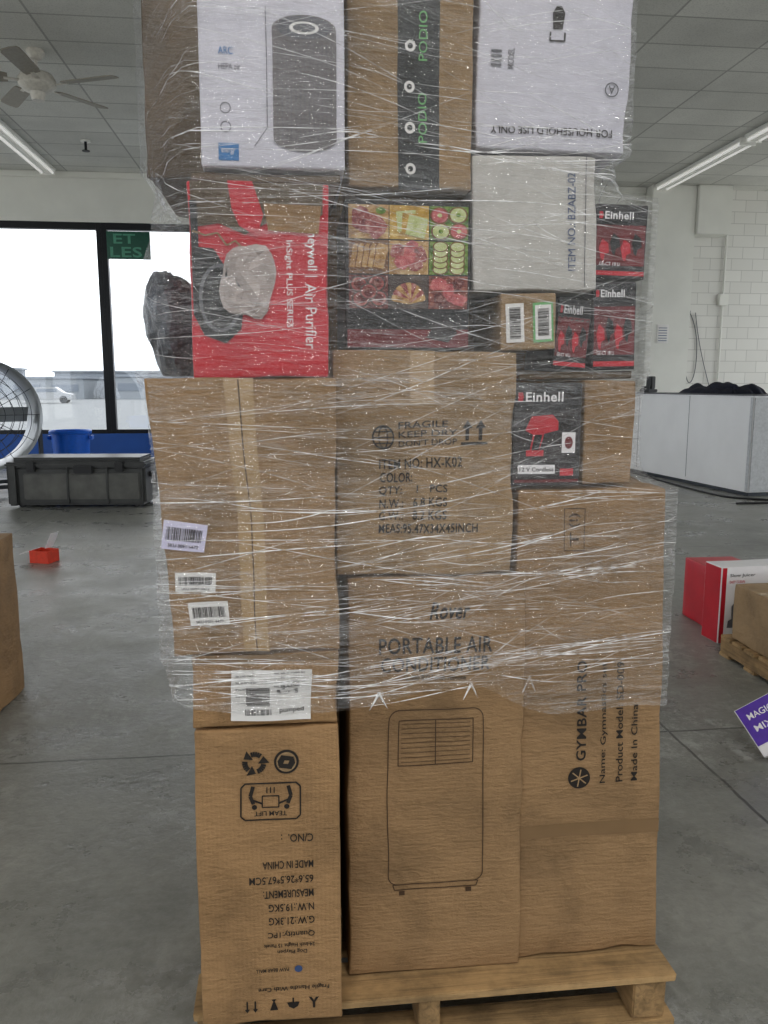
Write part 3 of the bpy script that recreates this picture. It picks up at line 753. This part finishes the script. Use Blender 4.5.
v = coords(nt); br = N(nt, 'ShaderNodeTexBrick'); br.offset = 0; br.squash = 1
br.inputs['Scale'].default_value = 1; br.inputs['Brick Width'].default_value = 1.22; br.inputs['Row Height'].default_value = .61
br.inputs['Mortar Size'].default_value = .012; br.inputs['Mortar Smooth'].default_value = 0
br.inputs['Color1'].default_value = lin((208, 208, 203)); br.inputs['Color2'].default_value = lin((226, 226, 221)); br.inputs['Mortar'].default_value = lin((176, 176, 172))
nt.links.new(v, br.inputs['Vector'])
base = mixc(nt, 1.0, br.outputs['Color'], ramp(nt, noise_n(nt, v, 60, 2), [(.35, g(.86)), (.5, g(1))]), 'MULTIPLY')
base = mixc(nt, 1.0, base, ramp(nt, noise_n(nt, v, .9, 5), [(.3, g(.84)), (.6, g(1))]), 'MULTIPLY')
nt.links.new(base, bs.inputs['Base Color']); bs.inputs['Roughness'].default_value = .9
CEIL = m
ceil = slab('ceiling', XL-.2, XR+.2, YF-.2, YB+.25, ZC, ZC+.15, CEIL)
WALL = plain('wall_paint', (222, 222, 216), .7, var=.04, scale=2)
WBLUE = plain('wall_paint_blue', (34, 84, 160), .5, var=.08, scale=3)
m, nt, bs, out = new_mat('painted_block')
v = coords(nt, (1, 1, 1), (math.radians(90), 0, 0)); br = N(nt, 'ShaderNodeTexBrick')
br.inputs['Scale'].default_value = 1; br.inputs['Brick Width'].default_value = .41; br.inputs['Row Height'].default_value = .205; br.inputs['Mortar Size'].default_value = .007; br.inputs['Mortar Smooth'].default_value = .6
br.inputs['Color1'].default_value = lin((222, 221, 216)); br.inputs['Color2'].default_value = lin((216, 215, 210)); br.inputs['Mortar'].default_value = lin((186, 185, 180))
nt.links.new(v, br.inputs['Vector']); nt.links.new(br.outputs['Color'], bs.inputs['Base Color']); bs.inputs['Roughness'].default_value = .7
bump(nt, bs, br.outputs['Fac'], -.3, .01)
BLOCK = m
WX0, WX1, WZ0, WZ1 = -7.2, 3.6, .57, 4.09
B = Builder('wall_back')
B.box(XL, WX0, YB, YB+.2, 0, ZC, WALL, 0); B.box(WX1, 7.12, YB, YB+.2, 0, ZC, WALL, 0); B.box(7.12, XR, YB, YB+.2, 0, ZC, BLOCK, 0)
B.box(WX0, WX1, YB, YB+.2, WZ1, ZC, WALL, 0); B.box(WX0, WX1, YB, YB+.2, 0, WZ0, WBLUE, 0)
B.done()
FR = plain('window_frame_dark', (34, 36, 40), .35, .4)
def open_bay_wall(name, along, fixed, a0, a1, step, zs_, zh, pw=.22):
    """unseen wall with bays opened to let light in: sill, header and piers"""
    B = Builder(name)
    def seg(p, q, z0, z1, m_):
        if along == 'y': B.box(fixed, fixed+.2, p, q, z0, z1, m_, 0)
        else: B.box(p, q, fixed, fixed+.2, z0, z1, m_, 0)
    seg(a0, a1, 0, zs_, WALL); seg(a0, a1, zh, ZC, WALL)
    k = a0
    while k < a1-.01:
        seg(k, k+pw, zs_, zh, WALL); k += step
    seg(a1-pw, a1, zs_, zh, WALL)
    B.done()
open_bay_wall('wall_left', 'y', XL-.2, YF, YB+.2, 3.4, .12, ZC-.25)  # unseen side walls, opened wide to brighten the ceiling
open_bay_wall('wall_right', 'y', XR, YF, YB+.2, 3.4, .12, ZC-.25)
open_bay_wall('wall_front', 'x', YF-.2, XL, XR, 3.9, .85, 3.4, .6)  # unseen wall behind the camera, openings narrowed to dim the stack
slab('wall_pilaster', 6.30, 7.12, YB-.28, YB-.001, 0, ZC-.001, WALL, .01)
slab('wall_bulkhead', 7.125, 7.75, YB-.35, YB-.001, 4.05, ZC-.001, WALL, .01)
slab('trim_cornice', XL+.01, 6.29, YB-.05, YB-.001, ZC-.10, ZC-.001, WALL, .01)
gm, nt, bs, out = new_mat('window_glass')
tr = N(nt, 'ShaderNodeBsdfTransparent'); gg = N(nt, 'ShaderNodeBsdfGlossy'); gg.inputs['Roughness'].default_value = .02
mx = N(nt, 'ShaderNodeMixShader'); mx.inputs[0].default_value = .05; nt.links.new(tr.outputs[0], mx.inputs[1]); nt.links.new(gg.outputs[0], mx.inputs[2]); nt.links.new(mx.outputs[0], out.inputs[0])
for i, (a0, a1) in enumerate([(-7.2, -3.18), (-3.18, .2), (.2, 3.6)]):
    B = Builder('window_%d' % (i+1)); w = .085
    B.box(a0, a0+w, YB+.02, YB+.14, WZ0, WZ1, FR); B.box(a1-w, a1, YB+.02, YB+.14, WZ0, WZ1, FR)
    B.box(a0+w, a1-w, YB+.02, YB+.14, WZ1-.11, WZ1, FR); B.box(a0+w, a1-w, YB+.02, YB+.14, WZ0, WZ0+.07, FR)
    B.box(a0+w, a1-w, YB+.075, YB+.08, WZ0+.07, WZ1-.11, gm, 0)
    B.done()
sg = Carton('window_sign', -3.09, -2.38, YB-.02, YB-.01, 3.50, 3.95, plain('sign_green', (34, 88, 72), .4), amp=0, cuts=2, seam=False, bev=.001)
SL = plain('sign_letters', (84, 150, 126), .4)
sg.text('ET', -2.98, -2.62, 3.75, 3.91, SL, 0, .02); sg.text('LES', -3.04, -2.52, 3.53, 3.70, SL, 0, .02)

nb = Carton('wall_notice', 6.50, 6.72, YB-.295, YB-.281, 2.15, 2.48, LABEL, amp=0, cuts=2, seam=False, bev=.002)
for k in range(6): nb.line('notice_line', [(6.53, 2.42-k*.045), (6.69, 2.42-k*.045)], .012, INKBL)
def wire(name, pts, r, mat, parent=None):
    cu = bpy.data.curves.new(name, 'CURVE'); cu.dimensions = '3D'; cu.bevel_depth = r; cu.bevel_resolution = 2
    sp = cu.splines.new('NURBS'); sp.points.add(len(pts)-1)
    for i, p in enumerate(pts): sp.points[i].co = (*p, 1)
    sp.use_endpoint_u = True; sp.order_u = 4
    o = bpy.data.objects.new(name, cu); COL.objects.link(o); cu.materials.append(mat)
    if parent: o.parent = parent
    return o
BLKP = plain('black_plastic', (26, 26, 28), .4, var=.2)
wire('hanging_cable', [(7.25, YB-.02, 2.75), (7.15, YB-.03, 2.2), (7.2, YB-.04, 1.6), (7.3, YB-.04, 1.35), (7.45, YB-.03, 1.7), (7.4, YB-.02, 2.5), (7.2, YB-.02, 2.78)], .008, INKG)
wire('hanging_cable', [(7.35, YB-.02, 2.72), (7.45, YB-.03, 2.0), (7.7, YB-.04, 1.4), (7.75, YB-.03, 1.2)], .007, INKG)
B = Builder('conduit'); B.cyl((7.85, YB-.04, 0), (7.85, YB-.04, ZC-.002), .02, WALL); B.box(7.76, 7.94, YB-.09, YB-.002, 2.85, 3.05, WALL, .01); B.done()
wire('floor_cable', [(5.2, 8.9, .012), (5.7, 8.95, .012), (6.2, 8.7, .012), (5.9, 9.1, .012), (5.45, 9.3, .012), (5.3, 9.6, .012), (5.35, 11.5, .012), (5.4, 13, .012)], .012, BLKP)

# ceiling strip lights
m, nt, bs, out = new_mat('tube_glow'); bs.inputs['Base Color'].default_value = (.9, .9, .9, 1)
bs.inputs['Emission Color'].default_value = (1, .98, .95, 1); bs.inputs['Emission Strength'].default_value = .35
TUBE = m; HOUS = plain('fixture_enamel', (240, 240, 236), .35, var=.03)
def strip(x, y0, y1, lit=0):
    B = Builder('ceiling_strip_light')
    B.box(x-.13, x+.13, y0, y1, ZC-.055, ZC-.002, HOUS, .008)
    B.box(x-.035, x+.035, y0+.01, y1-.01, ZC-.10, ZC-.055, HOUS, .012)
    for k in (-.085, .085): B.cyl((x+k, y0+.04, ZC-.080), (x+k, y1-.04, ZC-.080), .019, TUBE, seg=12)
    for y in (y0+.015, y1-.03):
        B.box(x-.12, x+.12, y, y+.015, ZC-.11, ZC-.055, HOUS, .003)
    o = B.done()
    if lit:
        L = bpy.data.lights.new('added_strip_lamp', 'AREA'); L.shape = 'RECTANGLE'; L.size = .2; L.size_y = y1-y0; L.energy = lit; L.color = (1, .98, .95)
        lo_ = bpy.data.objects.new('added_strip_lamp', L); COL.objects.link(lo_); lo_.location = (x, (y0+y1)/2, ZC-.13); lo_.parent = o
strip(-3.925, 11.4, 14.2); strip(-3.925, 8.5, 11.3); strip(6.47, 11.4, 14.2); strip(6.47, 8.5, 11.3)
strip(1.2, -3.2, -.4, 90); strip(-1.0, -3.2, -.4, 80)  # unseen lit fixtures added behind the camera for front light and film glints
B = Builder('sprinkler_head'); sx, sy = -2.93, 12.6
B.cyl((sx, sy, ZC-.002), (sx, sy, ZC-.02), .07, HOUS); B.cyl((sx, sy, ZC-.02), (sx, sy, ZC-.14), .018, BLKP); B.cyl((sx, sy, ZC-.14), (sx, sy, ZC-.15), .055, BLKP); B.done(parent=ceil)

# ceiling fan
FANW = plain('fan_white', (206, 202, 194), .35); BLADE = plain('fan_blade', (150, 144, 132), .45, var=.1)
B = Builder('ceiling_fan')
B.lathe([(0, 0), (.09, 0), (.095, -.03), (.055, -.09), (.02, -.10)], (0, 0, 0), (0, 0, 1), FANW)
B.cyl((0, 0, -.06), (0, 0, -.22), .016, FANW)
B.lathe([(.02, -.19), (.08, -.21), (.16, -.24), (.19, -.29), (.19, -.35), (.14, -.40), (.08, -.42), (.07, -.48), (.06, -.50), (0, -.505)], (0, 0, 0), (0, 0, 1), FANW)
for k in range(5):
    R = Matrix.Rotation(math.radians(k*72-22), 4, 'Z') @ Matrix.Rotation(math.radians(12), 4, 'X')
    B.box(.15, .32, -.02, .02, -.345, -.335, FANW, .003, M=R)
    b2 = bmesh.new(); pts = [(.28, -.072), (.34, -.085), (.84, -.095), (.89, -.08), (.905, 0), (.89, .08), (.84, .095), (.34, .085), (.28, .072)]
    vs = [b2.verts.new((p[0], p[1], -.334)) for p in pts]; fc = b2.faces.new(vs)
    ex = bmesh.ops.extrude_face_region(b2, geom=[fc]); bmesh.ops.translate(b2, verts=[q for q in ex['geom'] if isinstance(q, bmesh.types.BMVert)], vec=(0, 0, .010))
    bmesh.ops.recalc_face_normals(b2, faces=b2.faces); B._add(b2, BLADE, R)
B.done((-2.65, 9.41, ZC-.001), smooth=True)

# drum fan at the far left
MET = plain('galvanised_metal', (170, 174, 178), .35, .6, .1, 8); METD = plain('dark_metal', (70, 74, 80), .45, .4)
B = Builder('drum_fan'); R0 = .68; zc = 1.02
B.lathe([(R0, -.28), (R0+.03, -.30), (R0+.03, -.24), (R0+.005, -.22), (R0+.005, .22), (R0+.03, .24), (R0+.03, .30), (R0, .28), (R0-.015, .25), (R0-.015, -.25), (R0, -.28)], (0, 0, zc), (0, 1, 0), MET, 64)
for yy in (-.27, .27):
    for r in (.15, .26, .37, .48, .58): B.torus((0, yy, zc), (0, 1, 0), r, .004, METD, 56, 6)
    for k in range(12):
        t = math.tau*k/12; B.cyl((.08*math.cos(t), yy, zc+.08*math.sin(t)), (R0*math.cos(t), yy, zc+R0*math.sin(t)), .004, METD, seg=6)
    B.cyl((0, yy-.01, zc), (0, yy+.01, zc), .10, METD)
B.cyl((0, -.14, zc), (0, .16, zc), .11, METD)
for k in range(4):
    R = Matrix.Translation((0, 0, zc)) @ Matrix.Rotation(math.tau*k/4, 4, 'Y') @ Matrix.Rotation(.5, 4, 'X')
    B.box(.09, .60, -.006, .006, -.11, .11, MET, .004, M=R)
for k in (-1, 1):
    B.box(k*.74-.025, k*.74+.025, -.03, .03, .12, zc+.05, METD, .005); B.box(k*.74-.025, k*.74+.025, -.35, .35, .08, .13, METD, .005)
    B.cyl((k*.74, 0, zc), (k*(R0+.02), 0, zc), .02, METD)
    for yy in (-.3, .3): B.cyl((k*.74-.02, yy, .05), (k*.74+.02, yy, .05), .05, BLKP)
B.box(-.74, .74, -.35, -.30, .08, .13, METD, .005); B.box(-.74, .74, .30, .35, .08, .13, METD, .005)
B.done((-4.06, 10.9, 0), math.radians(32), True)

# blue bin
BLUP = plain('blue_plastic', (20, 100, 205), .35, var=.08)
B = Builder('blue_bin')
B.lathe([(0, .02), (.20, .0), (.215, .01), (.262, .72), (.285, .725), (.29, .76), (.28, .775), (.262, .77), (.255, .75), (.21, .04), (0, .035)], (0, 0, 0), (0, 0, 1), BLUP, 40)
for k in (-1, 1): B.box(k*.285-.02, k*.285+.02, -.07, .07, .64, .70, BLUP, .008)
B.done((-3.17, 11.8, 0), 0, True)

# dark storage trunk
TRK = plain('dark_plastic', (62, 63, 62), .38, var=.3, scale=5); TRK2 = plain('dark_plastic_face', (92, 92, 88), .45, var=.25, scale=6)
B = Builder('storage_trunk')
B.box(-.78, .78, -.30, .30, .03, .48, TRK, .03); B.box(-.80, .80, -.33, .33, .47, .53, TRK, .02); B.box(-.74, .74, -.28, .28, .53, .58, TRK, .025)
B.box(-.60, .72, -.315, -.295, .10, .40, TRK2, .012); B.box(-.78, -.66, -.33, -.29, .03, .52, TRK, .02)
for k in (-.1, .35): B.box(k-.012, k+.012, -.325, -.30, .06, .47, TRK, .004)
B.box(-.02, .20, -.345, -.31, .40, .50, BLKP, .012)
for k in (-1, 1):
    B.box(k*.5-.05, k*.5+.05, -.35, -.32, .42, .54, BLKP, .01); B.box(k*.795-.02, k*.795+.02, -.12, .12, .34, .40, BLKP, .01)
    for yy in (-.22, .22): B.cyl((k*.66, yy-.02, .035), (k*.66, yy+.02, .035), .035, BLKP)
B.done((-2.49, 9.78, 0), math.radians(-4), True)

ORG = plain('orange_red_card', (206, 62, 34), .5)
B = Builder('small_open_box')
B.box(-.085, .085, -.07, .07, 0, .006, ORG, .001)
for x0, x1, y0, y1 in ((-.085, -.08, -.07, .07), (.08, .085, -.07, .07), (-.08, .08, -.07, -.065), (-.08, .08, .065, .07)): B.box(x0, x1, y0, y1, 0.006, .10, ORG, .001)
B.box(-.2, -.084, -.06, .06, -.002, .002, WTX, 0, M=Matrix.Translation((-.0, 0, .13)) @ Matrix.Rotation(-.35, 4, 'Y'))
B.box(.02, .16, -.05, .05, -.002, .002, WTX, 0, M=Matrix.Translation((.0, .05, .09)) @ Matrix.Rotation(-1.1, 4, 'Y'))
B.done((-2.02, 6.55, 0), math.radians(-20))

# loose cartons left and right
q = Carton('cardboard_carton', -1.95, -1.285, 3.15, 3.74, .001, .735, CB2, amp=.005, cuts=8)
q.grid('tape', [(-1.66, .0), (-1.60, .73)], TAPE)
ap = Carton('kitchen_appliance_box', 2.27, 2.74, 4.00, 4.16, .001, .430, WTX, amp=.002, cuts=8, rot=(0, 0, math.radians(3)), seam=False)
ap.grid('side_panel', [(4.005, .005), (4.155, .425)], RED, 'left', n=(4, 4))
ap.quad('red_border', 2.288, .215, .026, .42, RED, 0, 1); ap.quad('red_foot', 2.51, .02, .42, .03, RED, 0, 1)
ap.text('Slow Juicer', 2.32, 2.47, .37, .392, INK, 0, .005); ap.text('EASY CLEAN', 2.32, 2.41, .34, .355, RED, 0, .01)
ap.poly('juicer_picture', [(-.5, -.5), (.5, -.5), (.45, -.3), (.2, -.25), (.25, .1), (.15, .2), (.15, .5), (-.15, .5), (-.15, .2), (-.3, .1), (-.25, -.25), (-.45, -.3)], 2.37, .19, .10, .20, INKG)
ap.disc('glass_picture', 2.46, .15, .06, .08, REDD); ap.disc('fruit_picture', 2.53, .12, .05, .05, plain('print_orange', (216, 124, 40), .5))
ap.text('400W', 2.50, 2.58, .26, .29, INKG, 0, .01)
Carton('kitchen_appliance_box', 2.36, 2.66, 4.26, 4.56, .001, .36, RED, amp=.002, cuts=6, seam=False)
pallet('wooden_pallet', 0, .9, 0, .55, .11, [(.0, .04), (.43, .04), (.86, .04)], (2.20, 3.28, 0), 5)
cq = Carton('cardboard_carton', 2.22, 2.87, 3.32, 3.76, .111, .40, CB3, amp=.004, cuts=8)
cq.grid('tape', [(2.22, .22), (2.87, .26)], TAPE); cq.label(2.42, .33, .12, .06, 0, LABEL, 12)
PUR = plain('print_purple', (84, 48, 160), .4)
pb = Carton('toy_box', 1.70, 1.98, 2.56, 2.66, .0, .19, WTX, amp=.001, cuts=5, seam=False, rot=(math.radians(-30), math.radians(-36), math.radians(-20)))
pb.quad('purple_panel', 1.84, .115, .272, .145, PUR, 0, 1)
pb.text('MAGIC', 1.73, 1.83, .135, .158, WTX, 0, .01); pb.text('MIXIES', 1.73, 1.85, .088, .112, WTX, 0, .01); pb.quad('corner_panel', 1.94, .07, .05, .06, WTX, 0, 2)
pb.ob.location.z += .10

# reception counter
CW = plain('counter_white', (236, 236, 236), .35, var=.03, scale=2); CG = plain('counter_end_grey', (190, 192, 194), .45); CT = plain('counter_top_dark', (90, 90, 94), .3)
B = Builder('reception_counter')
B.box(0, .80, 0, 4.3, .05, 1.27, CW, .006); B.box(.03, .78, .03, 4.27, 0, .05, METD, .004); B.box(-.02, .82, -.02, 4.32, 1.27, 1.285, CT, .003)
B.box(.012, .79, -.012, 0, .06, 1.25, CG, .004)
for k in (1.43, 2.86): B.box(-.003, 0.0, k-.003, k+.003, .1, 1.25, INKG, 0)
B.box(-.01, .0, 0, .05, .06, 1.25, CG, .002)
B.done((5.70, 9.52, 0), math.radians(4.5))
JK = plain('navy_cloth', (24, 27, 44), .85, var=.3, scale=14)
bm = bmesh.new(); nx, ny = 60, 40; rows = []
for j in range(ny+1):
    row = []
    for i in range(nx+1):
        u = i/nx*2-1; v_ = j/ny*2-1
        fall = max(0, 1-(abs(u)**2.6+abs(v_)**2.6))**.5
        hgt = fall*(.07+.14*abs(noise.noise(Vector((u*1.6, v_*1.8, 3))))+.03*abs(noise.noise(Vector((u*4, v_*3, 8)))))
        sx = 1+.18*noise.noise(Vector((v_*2, 7, 0))); sy = 1+.2*noise.noise(Vector((u*3, 0, 5)))
        row.append(bm.verts.new((u*.34*sx, v_*.85*sy, hgt)))
    rows.append(row)
for j in range(ny):
    for i in range(nx): bm.faces.new((rows[j][i], rows[j][i+1], rows[j+1][i+1], rows[j+1][i]))
me = bpy.data.meshes.new('jacket'); bm.to_mesh(me); bm.free()
jk = finish('jacket', me, [JK], smooth=True, loc=(5.96, 10.8, 1.290))
B = Builder('sleeve'); B.lathe([(0, 0), (.05, .01), (.065, .12), (.06, .35), (.045, .5), (.04, .51), (0, .5)], (-.18, -.1, .08), (.10, -1, .0), JK, 20); B.done(parent=jk, smooth=True)
B = Builder('desk_phone')
B.box(-.10, .10, -.11, .11, 0, .05, BLKP, .01); B.box(-.09, -.03, -.11, .11, .06, .10, BLKP, .02); B.box(-.085, -.035, -.08, -.05, .045, .065, BLKP, .005); B.box(-.085, -.035, .05, .08, .045, .065, BLKP, .005)
B.box(.0, .085, -.07, .07, .05, .26, BLKP, .01); B.done((5.85, 12.9, 1.287), .3)

# ============================================================ OUTSIDE
ASPH = plain('asphalt', (128, 132, 135), .85, var=.05, scale=1.2)
BOUNCE = plain('bounce_ground', (205, 204, 198), .9, var=.06, scale=1)  # unseen ground, made pale to bounce daylight up to the ceiling
slab('ground_outside', -160, 160, YB+.3, 260, -.3, -.12, ASPH)
slab('ground_front', -60, 60, -70, YF-.21, -.3, -.1, BOUNCE)
slab('ground_side', -60, XL-.21, YF-.2, YB+.29, -.3, -.1, BOUNCE)
slab('ground_side', XR+.21, 60, YF-.2, YB+.29, -.3, -.1, BOUNCE)
HZ = [plain('haze_building_a', (146, 152, 158), .9, var=.03, scale=.2), plain('haze_building_b', (136, 143, 151), .9, var=.03, scale=.2), plain('haze_glass', (124, 132, 142), .7, var=.03, scale=.2)]  # distant mist is put into these pale colours
def building(x, y, w, dp, h_, mt):
    B = Builder('distant_building'); B.box(0, w, 0, dp, -.12, h_, HZ[mt], .02); B.box(-.2, w+.2, -.2, dp+.2, h_, h_+.25, HZ[1-mt], .02)
    n = max(2, int(w/4))
    for k in range(n): B.box(w*(k+.15)/n, w*(k+.85)/n, -.06, 0, h_*.35, h_*.7, HZ[2], 0)
    B.done((x, y, 0))
building(-75, 92, 52, 10, 2.1, 0); building(-52, 104, 16, 10, 3.4, 1); building(-30, 106, 14, 10, 3.0, 1); building(-20, 92, 30, 9, 2.3, 0)
CARW = plain('car_paint', (160, 163, 166), .3, var=.02)
B = Builder('parked_car')
prof = [(-2.1, .25), (-2.15, .7), (-1.5, .85), (-.9, 1.35), (.7, 1.38), (1.35, .9), (2.1, .75), (2.15, .3)]
b2 = bmesh.new(); vs = [b2.verts.new((p[0], -.8, p[1])) for p in prof]; fc = b2.faces.new(vs)
ex = bmesh.ops.extrude_face_region(b2, geom=[fc]); bmesh.ops.translate(b2, verts=[q for q in ex['geom'] if isinstance(q, bmesh.types.BMVert)], vec=(0, 1.6, 0)); bmesh.ops.recalc_face_normals(b2, faces=b2.faces)
B._add(b2, CARW)
B.box(-.8, .9, -.82, .82, .9, 1.28, HZ[2], .05)
for k in (-1.35, 1.35):
    for yy in (-.8, .62): B.cyl((k, yy, .32), (k, yy+.18, .32), .32, METD)
B.done((-21, 72, -.12), .1)

# ============================================================ LIGHT, WORLD, CAMERA
W = bpy.data.worlds.new('overcast_sky'); S.world = W; W.use_nodes = True; nt = W.node_tree
bg = nt.nodes['Background']; tc = nt.nodes.new('ShaderNodeTexCoord'); sx = nt.nodes.new('ShaderNodeSeparateXYZ'); rp = nt.nodes.new('ShaderNodeValToRGB')
nt.links.new(tc.outputs['Generated'], sx.inputs[0]); nt.links.new(sx.outputs[2], rp.inputs[0]); nt.links.new(rp.outputs[0], bg.inputs[0])
rp.color_ramp.elements[0].position = 0; rp.color_ramp.elements[0].color = (.80, .85, .92, 1)
rp.color_ramp.elements[1].position = .25; rp.color_ramp.elements[1].color = (.96, .98, 1, 1)
bg.inputs[1].default_value = 2.2
S.view_settings.view_transform = 'Standard'; S.view_settings.exposure = 0.05; S.view_settings.gamma = .90

cam = bpy.data.cameras.new('camera'); co = bpy.data.objects.new('camera', cam); COL.objects.link(co)
co.location = (0, 0, 1.4); co.rotation_euler = (math.radians(81), 0, math.radians(-6.3))
cam.sensor_fit = 'VERTICAL'; cam.sensor_height = 36; cam.lens = 28.125; cam.clip_start = .05; cam.clip_end = 500
S.camera = co
